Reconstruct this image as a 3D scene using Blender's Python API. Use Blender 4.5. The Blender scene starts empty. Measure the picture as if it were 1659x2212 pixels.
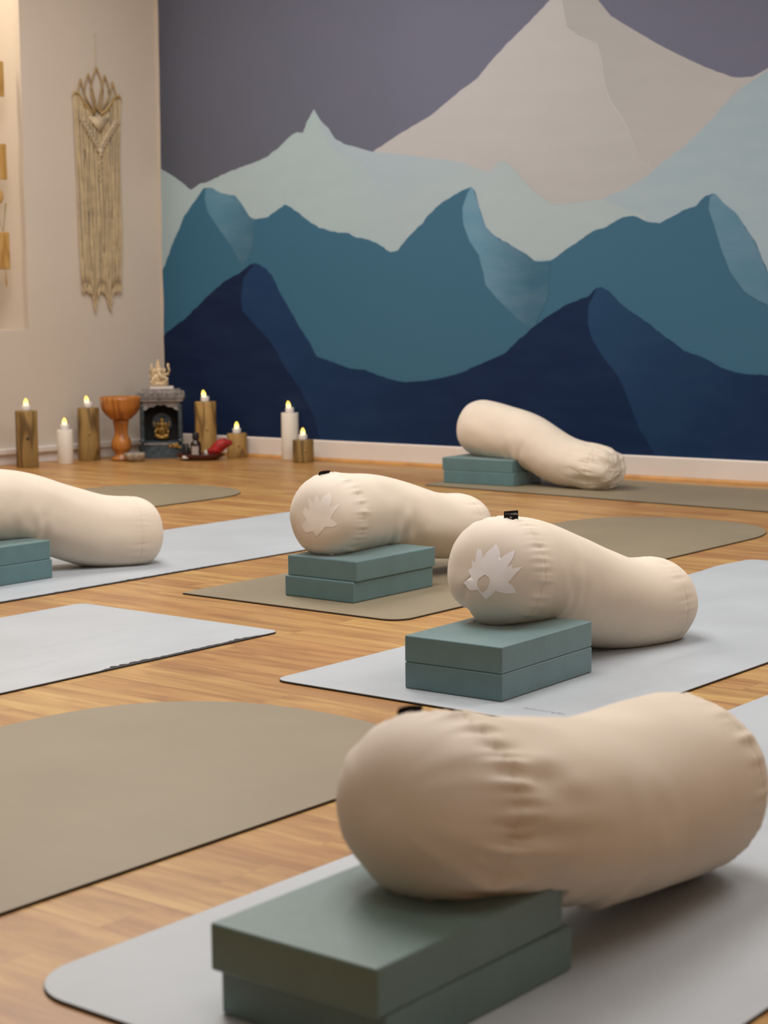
import bpy, bmesh, math, random
import numpy as np
from mathutils import Vector, Matrix, noise

SC = bpy.context.scene
COL = SC.collection
PI = math.pi
random.seed(7)

# ------------------------------------------------------------------ camera, light, exposure
CAM_H, PITCH, ROLL, FOCAL_PX = 0.692, 0.11680, -0.00920, 3927.2
fw = Vector((0, math.cos(PITCH), -math.sin(PITCH))); rt = Vector((1, 0, 0)); up = rt.cross(fw)
cx_ = rt*math.cos(ROLL) + up*math.sin(ROLL); cy_ = -rt*math.sin(ROLL) + up*math.cos(ROLL)
cam = bpy.data.cameras.new('camera')
camo = bpy.data.objects.new('camera', cam); COL.objects.link(camo)
camo.matrix_world = Matrix(((cx_.x, cy_.x, -fw.x, 0), (cx_.y, cy_.y, -fw.y, 0), (cx_.z, cy_.z, -fw.z, CAM_H), (0, 0, 0, 1)))
cam.sensor_fit = 'VERTICAL'; cam.sensor_height = 24.0; cam.lens = 24.0*FOCAL_PX/2212
cam.clip_start = 0.05; cam.clip_end = 60
cam.dof.use_dof = True; cam.dof.focus_distance = 3.55; cam.dof.aperture_fstop = 4.6
SC.camera = camo

w = bpy.data.worlds.new('world'); SC.world = w; w.use_nodes = True
w.node_tree.nodes['Background'].inputs[0].default_value = (1, .95, .9, 1)
w.node_tree.nodes['Background'].inputs[1].default_value = 0.3

def area(name, loc, size, power, color, rot=(0, 0, 0), sizey=None):
    l = bpy.data.lights.new(name, 'AREA'); l.shape = 'RECTANGLE'; l.size = size; l.size_y = sizey or size
    l.energy = power; l.color = color
    o = bpy.data.objects.new(name, l); COL.objects.link(o); o.location = loc; o.rotation_euler = rot
    return o
# ceiling fittings along the room and the window on the left
area('ceiling_lamp_light', (-0.2, 3.4, 2.68), 1.3, 60, (1, .985, .965), sizey=1.3)
area('ceiling_lamp_light', (2.2, 4.2, 2.68), 1.3, 50, (1, .985, .965), sizey=1.3)
area('ceiling_lamp_light', (-0.9, 6.0, 2.68), 1.3, 62, (1, .98, .95), sizey=1.3)
area('ceiling_lamp_light', (0.4, 0.9, 2.68), 1.3, 18, (1, .95, .89), sizey=1.3)
area('window_light', (-3.6, 3.4, 1.7), 1.6, 30, (.84, .93, 1), rot=(math.radians(-90), 0, math.radians(-75)), sizey=1.5)

_n = area('niche_fill_light', (0, 0, 0), 1.2, 16, (1, .87, .68), sizey=.16)  # added fill at the top of the recess, brightens its jamb and sill
_n.location = Vector((-1.0088, 8.3830, 2.42)) + 1.55*Vector((math.cos(math.radians(-135.69)), math.sin(math.radians(-135.69)), 0)) + .12*Vector((math.cos(math.radians(134.31)), math.sin(math.radians(134.31)), 0)); _n.rotation_euler = (0, 0, math.radians(-135.69))
SC.view_settings.view_transform = 'Standard'; SC.view_settings.look = 'None'
SC.view_settings.gamma = 1.0; SC.view_settings.use_curve_mapping = False
SC.view_settings.exposure = -0.08

# ------------------------------------------------------------------ materials
def lin(c):
    return tuple(((v/255)/12.92 if v/255 <= .04045 else ((v/255+.055)/1.055)**2.4) for v in c) + (1,)
class NT:
    def __init__(s, name):
        s.m = bpy.data.materials.new(name); s.m.use_nodes = True; s.n = s.m.node_tree.nodes; s.l = s.m.node_tree.links
        s.b = s.n['Principled BSDF']
    def add(s, t, **kw):
        x = s.n.new(t)
        for k, v in kw.items():
            if k in x.inputs: x.inputs[k].default_value = v
            else: setattr(x, k, v)
        return x
    def link(s, a, b): s.l.new(a, b)
    def ramp(s, fac, stops):
        r = s.n.new('ShaderNodeValToRGB'); e = r.color_ramp.elements
        e[0].position, e[0].color = stops[0]; e[1].position, e[1].color = stops[-1]
        for p, c in stops[1:-1]:
            k = e.new(p); k.color = c
        s.link(fac, r.inputs[0]); return r.outputs[0]
    def coords(s, scale=(1, 1, 1), rot=(0, 0, 0), out='Object'):
        t = s.add('ShaderNodeTexCoord'); m = s.add('ShaderNodeMapping')
        m.inputs['Scale'].default_value = scale; m.inputs['Rotation'].default_value = rot
        s.link(t.outputs[out], m.inputs[0]); return m.outputs[0]
    def noise(s, vec, scale, detail=4, rough=.5, dist=0):
        x = s.add('ShaderNodeTexNoise'); x.inputs['Scale'].default_value = scale; x.inputs['Detail'].default_value = detail
        x.inputs['Roughness'].default_value = rough; x.inputs['Distortion'].default_value = dist
        s.link(vec, x.inputs['Vector']); return x.outputs[0]
    def bump(s, h, strength, dist=.002):
        x = s.add('ShaderNodeBump'); x.inputs['Strength'].default_value = strength; x.inputs['Distance'].default_value = dist
        s.link(h, x.inputs['Height']); s.link(x.outputs[0], s.b.inputs['Normal'])
    def mixc(s, fac, a, b, mode='MIX'):
        x = s.n.new('ShaderNodeMix'); x.data_type = 'RGBA'; x.blend_type = mode
        for k, v in ((0, fac), (6, a), (7, b)):
            if isinstance(v, (float, int)): x.inputs[k].default_value = v
            elif isinstance(v, tuple): x.inputs[k].default_value = v
            else: s.link(v, x.inputs[k])
        return x.outputs[2]
def plain(name, c, rough=.6, var=.06, scale=20, bump=0, metal=0, spec=.5, **kw):
    t = NT(name); co = t.coords()
    f = t.noise(co, scale)
    a = lin([min(255, v*(1-var)) for v in c]); b = lin([min(255, v*(1+var)) for v in c])
    t.link(t.ramp(f, [(.3, a), (.7, b)]), t.b.inputs['Base Color'])
    t.b.inputs['Roughness'].default_value = rough; t.b.inputs['Metallic'].default_value = metal
    t.b.inputs['Specular IOR Level'].default_value = spec
    if bump: t.bump(t.noise(co, scale*6), bump)
    return t.m

def floor_mat():
    t = NT('oak_laminate'); tc = t.add('ShaderNodeTexCoord')
    co = tc.outputs['Object']
    br = t.add('ShaderNodeTexBrick'); br.offset = .37; br.squash = 1
    for k, v in (('Scale', 1), ('Mortar Size', .0006), ('Brick Width', .62), ('Row Height', .095), ('Bias', 0), ('Mortar Smooth', .2)): br.inputs[k].default_value = v
    br.inputs['Color1'].default_value = (0, 0, 0, 1); br.inputs['Color2'].default_value = (1, 1, 1, 1); br.inputs['Mortar'].default_value = (.5, .5, .5, 1)
    t.link(co, br.inputs['Vector'])
    # shift the grain from strip to strip
    cmb = t.add('ShaderNodeVectorMath', operation='MULTIPLY_ADD'); t.link(br.outputs['Color'], cmb.inputs[0]); cmb.inputs[1].default_value = (7.3, 3.1, 0); t.link(co, cmb.inputs[2])
    def mp(sc):
        m = t.add('ShaderNodeMapping'); m.inputs['Scale'].default_value = sc; t.link(cmb.outputs[0], m.inputs[0]); return m.outputs[0]
    g1 = t.noise(mp((1.3, 11, 1)), 2.2, 5, .6, .8)
    g2 = t.noise(mp((3, 70, 1)), 2.0, 4, .6)
    g3 = t.noise(mp((1.6, 5.5, 1)), 3.0, 3, .5, 2.5)
    base = t.ramp(g1, [(.28, lin((150, 112, 68))), (.45, lin((178, 139, 88))), (.6, lin((196, 161, 104))), (.78, lin((212, 180, 122)))])
    tone = t.ramp(br.outputs['Color'], [(0, lin((232, 210, 196))), (.5, lin((244, 232, 218))), (1, lin((255, 250, 232)))])
    c = t.mixc(1.0, base, tone, 'MULTIPLY')
    c = t.mixc(t.ramp(g2, [(.45, (0, 0, 0, 1)), (.75, (.35, .35, .35, 1))]), c, lin((164, 116, 72)))
    c = t.mixc(t.ramp(g3, [(.60, (0, 0, 0, 1)), (.74, (.45, .45, .45, 1))]), c, lin((150, 98, 60)))
    c = t.mixc(t.ramp(br.outputs['Fac'], [(0, (0, 0, 0, 1)), (1, (.45, .45, .45, 1))]), c, lin((110, 70, 40)))
    t.link(c, t.b.inputs['Base Color'])
    t.b.inputs['Roughness'].default_value = .34; t.b.inputs['Specular IOR Level'].default_value = .5
    t.bump(g2, .06, .001)
    return t.m

def wall_mat(name, c, var=.02):
    t = NT(name); co = t.coords()
    f = t.noise(co, 3, 5); f2 = t.noise(co, 160, 3)
    t.link(t.ramp(f, [(.3, lin([v*(1-var) for v in c])), (.7, lin(c))]), t.b.inputs['Base Color'])
    t.b.inputs['Roughness'].default_value = .75; t.b.inputs['Specular IOR Level'].default_value = .3
    t.bump(f2, .12, .002); return t.m

def paint(name, a, b=None, p0=None, p1=None, var=.05):
    """mural paint: colour a, or brushed from a at p0 to b at p1 (wall metres)"""
    t = NT(name); co = t.coords(); f = t.noise(co, 5, 6, .65)
    f2 = t.noise(t.coords(scale=(1, 2.5, 3.5), rot=(0, .6, 0)), 4, 5, .6)
    if b is None:
        col = t.ramp(f, [(.3, lin([v*(1-var) for v in a])), (.7, lin([min(255, v*(1+var)) for v in a]))])
    else:
        sx = t.add('ShaderNodeSeparateXYZ'); t.link(co, sx.inputs[0])
        dx, dz = p1[0]-p0[0], p1[1]-p0[1]; L2 = dx*dx+dz*dz
        m1 = t.add('ShaderNodeMath', operation='MULTIPLY_ADD'); t.link(sx.outputs[0], m1.inputs[0]); m1.inputs[1].default_value = dx/L2; m1.inputs[2].default_value = -(p0[0]*dx+p0[1]*dz)/L2
        m2 = t.add('ShaderNodeMath', operation='MULTIPLY_ADD'); t.link(sx.outputs[2], m2.inputs[0]); m2.inputs[1].default_value = dz/L2; t.link(m1.outputs[0], m2.inputs[2])
        m3 = t.add('ShaderNodeMath', operation='MULTIPLY_ADD'); t.link(f, m3.inputs[0]); m3.inputs[1].default_value = .3; m3.inputs[2].default_value = -.15
        m4 = t.add('ShaderNodeMath', operation='ADD'); t.link(m2.outputs[0], m4.inputs[0]); t.link(m3.outputs[0], m4.inputs[1])
        col = t.ramp(m4.outputs[0], [(0, lin(a)), (1, lin(b))])
    col = t.mixc(t.ramp(f2, [(.4, (0, 0, 0, 1)), (.75, (.07, .07, .07, 1))]), col, lin((210, 214, 220)) if sum(a) > 330 else lin((70, 100, 130)))
    t.link(col, t.b.inputs['Base Color']); t.b.inputs['Roughness'].default_value = .7; t.b.inputs['Specular IOR Level'].default_value = .15
    t.bump(t.noise(co, 140, 3), .15, .002)
    return t.m

def fabric_mat(name, c, yellow=False):
    t = NT(name); co = t.coords()
    f = t.noise(co, 9, 4); col = t.ramp(f, [(.3, lin([v*.965 for v in c])), (.7, lin(c))])
    wv = t.add('ShaderNodeTexWave'); wv.wave_type = 'BANDS'; wv.bands_direction = 'Z'; wv.inputs['Scale'].default_value = 260; wv.inputs['Distortion'].default_value = 1.5; wv.inputs['Detail'].default_value = 1
    wv2 = t.add('ShaderNodeTexWave'); wv2.wave_type = 'BANDS'; wv2.bands_direction = 'X'; wv2.inputs['Scale'].default_value = 260; wv2.inputs['Distortion'].default_value = 1.5
    t.link(co, wv.inputs[0]); t.link(co, wv2.inputs[0])
    ad = t.add('ShaderNodeMath', operation='ADD'); t.link(wv.outputs[1], ad.inputs[0]); t.link(wv2.outputs[1], ad.inputs[1])
    t.link(col, t.b.inputs['Base Color']); t.b.inputs['Roughness'].default_value = .85; t.b.inputs['Specular IOR Level'].default_value = .2
    t.b.inputs['Sheen Weight'].default_value = .15; t.b.inputs['Sheen Roughness'].default_value = .5
    t.bump(ad.outputs[0], .12, .0006); return t.m

def mat_top(name, c, rough=.5, wear=None, smudge=.04):
    t = NT(name); co = t.coords()
    f = t.noise(co, 2.3, 6, .62); fine = t.noise(co, 420, 2)
    st = t.noise(t.coords(scale=(.6, 5, 1)), 3, 5, .6)
    col = t.ramp(f, [(.25, lin([v*(1-smudge) for v in c])), (.75, lin([min(255, v*(1+smudge)) for v in c]))])
    col = t.mixc(t.ramp(st, [(.55, (0, 0, 0, 1)), (.8, (.4, .4, .4, 1))]), col, lin(wear or [v*.88 for v in c]))
    t.link(col, t.b.inputs['Base Color']); t.b.inputs['Roughness'].default_value = rough
    t.b.inputs['Specular IOR Level'].default_value = .45
    t.bump(fine, .25, .0005); return t.m

def wood_mat(name, a, b, dark, axis='Z', scale=1.0, rough=.5):
    t = NT(name)
    sc = (9*scale, 9*scale, 1.4*scale) if axis == 'Z' else (1.4*scale, 9*scale, 9*scale)
    co = t.coords(scale=sc); f = t.noise(co, 3.2, 5, .6, 1.2)
    f2 = t.noise(t.coords(scale=tuple(v*.55 for v in sc)), 2.4, 2, .4, .6)
    mu = t.add('ShaderNodeMath', operation='MULTIPLY'); t.link(f2, mu.inputs[0]); mu.inputs[1].default_value = 46
    si = t.add('ShaderNodeMath', operation='SINE'); t.link(mu.outputs[0], si.inputs[0])
    col = t.ramp(f, [(.3, lin(a)), (.7, lin(b))])
    col = t.mixc(t.ramp(si.outputs[0], [(.1, (0, 0, 0, 1)), (.95, (.75, .75, .75, 1))]), col, lin(dark))
    t.link(col, t.b.inputs['Base Color']); t.b.inputs['Roughness'].default_value = rough
    t.bump(f, .2, .002); return t.m

def emit_mat(name, c, s):
    t = NT(name); t.b.inputs['Base Color'].default_value = lin(c); t.b.inputs['Emission Color'].default_value = lin(c); t.b.inputs['Emission Strength'].default_value = s
    co = t.coords(); sx = t.add('ShaderNodeSeparateXYZ'); t.link(co, sx.inputs[0])
    t.link(t.ramp(sx.outputs[2], [(0, lin((255, 244, 190))), (.012, lin((255, 236, 150))), (.022, lin((255, 205, 70)))]), t.b.inputs['Emission Color'])
    return t.m

M = {}
M['floor'] = floor_mat()
M['wall'] = wall_mat('cream_wall_paint', (206, 194, 180))
M['ceil'] = wall_mat('ceiling_paint', (225, 220, 212))
M['skirt'] = plain('white_skirting_paint', (226, 216, 208), .45, .02, 4)
M['oaktrim'] = plain('oak_bead', (192, 140, 78), .45, .08, 12)
M['fabric'] = fabric_mat('natural_cotton', (226, 213, 196))
M['panel'] = fabric_mat('natural_cotton_end', (226, 214, 200))
M['print'] = plain('white_lotus_ink', (240, 237, 240), .8, .02, 30)
M['print_faint'] = plain('faint_lotus_ink', (234, 226, 217), .8, .02, 30)
M['thread'] = plain('seam_thread', (196, 176, 148), .9, .03, 60)
M['tag'] = plain('black_woven_tag', (24, 20, 28), .7, .1, 60)
M['tagtext'] = plain('tag_lettering', (205, 203, 208), .7, .02, 60)
M['tagfaint'] = plain('tag_thin_lettering', (110, 106, 116), .7, .02, 60)
M['block'] = plain('teal_foam', (80, 116, 122), .5, .05, 14, bump=.15, spec=.9)
M['block_green'] = plain('sage_teal_foam', (83, 114, 111), .5, .05, 14, bump=.15, spec=.95)
M['grey_mat'] = mat_top('blue_grey_mat_surface', (172, 178, 184), .47, (148, 160, 166), .05)
M['grey_mat2'] = mat_top('plain_grey_mat_surface', (178, 184, 190), .5, (168, 175, 182))
M['brown_mat'] = mat_top('taupe_mat_surface', (136, 124, 102), .5, (138, 122, 104), .05)
M['rubber'] = plain('black_rubber', (26, 22, 24), .7, .1, 40)
M['led'] = plain('white_led_plastic', (232, 226, 222), .4, .01, 10)
M['candle'] = plain('white_pillar_wax', (228, 220, 208), .5, .02, 8)
M['flame'] = emit_mat('led_flame', (255, 225, 120), 2.2)
M['wood_holder'] = wood_mat('weathered_log', (166, 136, 80), (124, 96, 50), (72, 50, 22), 'Z', .7, .65)
M['wood_holder2'] = wood_mat('pale_log', (186, 152, 92), (146, 110, 58), (96, 66, 28), 'Z', .7, .6)
M['goblet'] = wood_mat('polished_orange_wood', (190, 124, 56), (166, 100, 40), (128, 72, 26), 'Z', .7, .3)
M['stone'] = plain('dark_blue_grey_resin', (64, 74, 80), .55, .25, 60, bump=.4)
M['stone_dark'] = plain('black_recess', (14, 13, 14), .8, .2, 30)
M['stone_light'] = plain('worn_grey_resin', (128, 122, 118), .6, .2, 50, bump=.4)
M['gold'] = plain('antique_gold', (150, 116, 56), .4, .25, 60, metal=.5)
M['cream'] = plain('carved_cream_resin', (206, 184, 148), .6, .1, 50)
M['plinth'] = plain('white_plinth', (215, 205, 200), .5, .03, 30)
M['shell'] = plain('grey_stone', (150, 136, 120), .5, .25, 60, bump=.4)
M['shell_in'] = plain('silver_inside', (176, 170, 164), .25, .1, 40, metal=.4)
M['dish'] = plain('dark_red_lacquer', (74, 30, 20), .3, .15, 30)
M['bottle'] = plain('amber_glass_dark', (40, 22, 14), .15, .1, 30)
M['cap'] = plain('black_cap', (22, 20, 22), .4, .1, 30)
M['paper'] = plain('white_paper_label', (222, 212, 204), .7, .02, 30)
M['red'] = plain('red_cloth', (150, 18, 20), .6, .2, 50, bump=.3)
M['cotton'] = plain('cotton_cord', (196, 176, 140), .9, .06, 40)
M['cotton_light'] = plain('cotton_knots', (204, 186, 156), .9, .05, 40)
M['rattan'] = plain('rattan_hoop', (172, 144, 96), .6, .1, 30)
M['plaque'] = wood_mat('golden_wood_plaque', (200, 160, 96), (184, 140, 74), (160, 116, 54), 'Z', .8, .5)
M['string'] = plain('olive_string', (150, 140, 96), .8, .05, 40)
M['ink'] = plain('grey_print', (140, 142, 148), .7, .02, 40)

for k_ in ('block', 'block_green'):
    b_ = M[k_].node_tree.nodes['Principled BSDF']; b_.inputs['Sheen Weight'].default_value = .9; b_.inputs['Sheen Roughness'].default_value = .38; b_.inputs['Sheen Tint'].default_value = lin((214, 232, 230))

# ------------------------------------------------------------------ helpers
def link(name, mesh, parent=None, loc=None, rz=None):
    o = bpy.data.objects.new(name, mesh); COL.objects.link(o)
    if parent is not None: o.parent = parent
    if loc is not None: o.location = loc
    if rz is not None: o.rotation_euler = (0, 0, rz)
    return o
def tag(o, label=None, cat=None, group=None, kind=None):
    for k, v in (('label', label), ('category', cat), ('group', group), ('kind', kind)):
        if v: o[k] = v
    return o
def empty(name, loc, rz=0, label=None, cat=None, group=None):
    o = bpy.data.objects.new(name, None); COL.objects.link(o); o.location = loc; o.rotation_euler = (0, 0, rz)
    o.empty_display_size = .05
    return tag(o, label, cat, group)
def bmo(name, bm, mat, parent=None, loc=None, rz=None, smooth=False):
    bmesh.ops.recalc_face_normals(bm, faces=bm.faces)
    me = bpy.data.meshes.new(name); bm.to_mesh(me); bm.free()
    for m in (mat if isinstance(mat, (list, tuple)) else [mat]): me.materials.append(m)
    if smooth:
        me.polygons.foreach_set('use_smooth', [True]*len(me.polygons))
    return link(name, me, parent, loc, rz)
def box(bm, c, s, bev=0, rz=0, seg=2):
    r = bmesh.ops.create_cube(bm, size=1); vs = r['verts']
    bmesh.ops.scale(bm, vec=s, verts=vs)
    if bev:
        es = list({e for v in vs for e in v.link_edges})
        rb = bmesh.ops.bevel(bm, geom=es, offset=bev, segments=seg, affect='EDGES', profile=.6)
        vs = list({v for f in rb['faces'] for v in f.verts} | {v for v in vs if v.is_valid})
    if rz: bmesh.ops.rotate(bm, cent=(0, 0, 0), matrix=Matrix.Rotation(rz, 3, 'Z'), verts=vs)
    bmesh.ops.translate(bm, vec=c, verts=vs)
    return vs
def lathe(bm, prof, n=40, c=(0, 0), sx=1, sy=1, wob=0):
    rings = []
    for k, (r, z) in enumerate(prof):
        if r <= 1e-6: rings.append([bm.verts.new((c[0], c[1], z))])
        else: rings.append([bm.verts.new((c[0]+r*sx*math.cos(2*PI*i/n)*(1+wob*math.sin(3*2*PI*i/n+k)), c[1]+r*sy*math.sin(2*PI*i/n)*(1+wob*math.sin(2*2*PI*i/n)), z)) for i in range(n)])
    for A, B in zip(rings, rings[1:]):
        for i in range(n):
            a, b = A[i % len(A)], A[(i+1) % len(A)]; c2, d = B[(i+1) % len(B)], B[i % len(B)]
            vs = []
            for v in (a, b, c2, d):
                if v not in vs: vs.append(v)
            if len(vs) > 2: bm.faces.new(vs)
    for R_ in (rings[0], rings[-1]):
        if len(R_) > 2: bm.faces.new(R_)
def tube(bm, pts, r, n=8, taper=None):
    pts = [Vector(p) for p in pts]; rings = []
    for i, p in enumerate(pts):
        t = (pts[min(i+1, len(pts)-1)] - pts[max(i-1, 0)]).normalized()
        a = t.cross(Vector((0, 0, 1)));
        if a.length < 1e-3: a = t.cross(Vector((0, 1, 0)))
        a.normalize(); b = t.cross(a); rr = (taper[i] if taper else 1)*(r[i] if isinstance(r, (list, tuple)) else r)
        rings.append([bm.verts.new(p + rr*(math.cos(2*PI*k/n)*a + math.sin(2*PI*k/n)*b)) for k in range(n)])
    for A, B in zip(rings, rings[1:]):
        for k in range(n): bm.faces.new((A[k], A[(k+1) % n], B[(k+1) % n], B[k]))
    bm.faces.new(rings[0]); bm.faces.new(rings[-1])
def prism(bm, pts, z0, z1):
    a = [bm.verts.new((x, y, z0)) for x, y in pts]; b = [bm.verts.new((x, y, z1)) for x, y in pts]
    n = len(pts); bm.faces.new(a[::-1]); bm.faces.new(b)
    for i in range(n): bm.faces.new((a[i], a[(i+1) % n], b[(i+1) % n], b[i]))
def blob(bm, c, s, sub=2, rot=None):
    r = bmesh.ops.create_icosphere(bm, subdivisions=sub, radius=1); vs = r['verts']
    bmesh.ops.scale(bm, vec=s, verts=vs)
    if rot: bmesh.ops.rotate(bm, cent=(0, 0, 0), matrix=Matrix.Rotation(rot, 3, 'Y'), verts=vs)
    bmesh.ops.translate(bm, vec=c, verts=vs)
def ss(x):
    x = np.clip(x, 0, 1); return x*x*(3-2*x)

# ------------------------------------------------------------------ the room
CORNER = Vector((-1.0088, 8.3830, 0)); AB = math.radians(-35.936); AL = math.radians(-135.690)
db = Vector((math.cos(AB), math.sin(AB), 0)); dl = Vector((math.cos(AL), math.sin(AL), 0))
H = 2.75; LB, LL = 7.0, 6.2
NIn, NIz, NId = 0.7205, 0.573, 0.24         # niche: near jamb, sill height, depth
FAN = math.radians(-38.5)                   # plank direction
corners = [CORNER, CORNER+db*LB, Vector((CORNER.x+db.x*LB, -1.6, 0)), Vector(((CORNER+dl*LL).x, -1.6, 0)), CORNER+dl*LL]
bm = bmesh.new(); inv = Matrix.Rotation(-FAN, 3, 'Z')
vs = [bm.verts.new(inv @ c) for c in corners]; bm.faces.new(vs)
g = bmesh.ops.extrude_face_region(bm, geom=list(bm.faces)); bmesh.ops.translate(bm, vec=(0, 0, -.05), verts=[e for e in g['geom'] if isinstance(e, bmesh.types.BMVert)])
tag(bmo('floor', bm, M['floor'], rz=FAN), 'honey oak laminate floor of long planks', kind='structure')
bm = bmesh.new(); vs = [bm.verts.new((c.x, c.y, 0)) for c in corners]; bm.faces.new(vs)
g = bmesh.ops.extrude_face_region(bm, geom=list(bm.faces)); bmesh.ops.translate(bm, vec=(0, 0, .05), verts=[e for e in g['geom'] if isinstance(e, bmesh.types.BMVert)])
tag(bmo('ceiling', bm, M['ceil'], loc=(0, 0, H)), 'plain white ceiling', kind='structure')
def slab(name, a, b, mat, label):
    d = (b-a); L = d.length; bm = bmesh.new(); box(bm, (L/2, .05, H/2), (L, .1, H))
    # outside lies on the left when walking clockwise
    return tag(bmo(name, bm, mat, loc=a, rz=math.atan2(d.y, d.x)), label, kind='structure')
slab('wall_right', corners[1], corners[2], M['wall'], 'cream side wall')
slab('wall_front', corners[2], corners[3], M['wall'], 'cream wall behind the viewer')
slab('wall_side', corners[3], corners[4], M['wall'], 'cream side wall')

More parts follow.
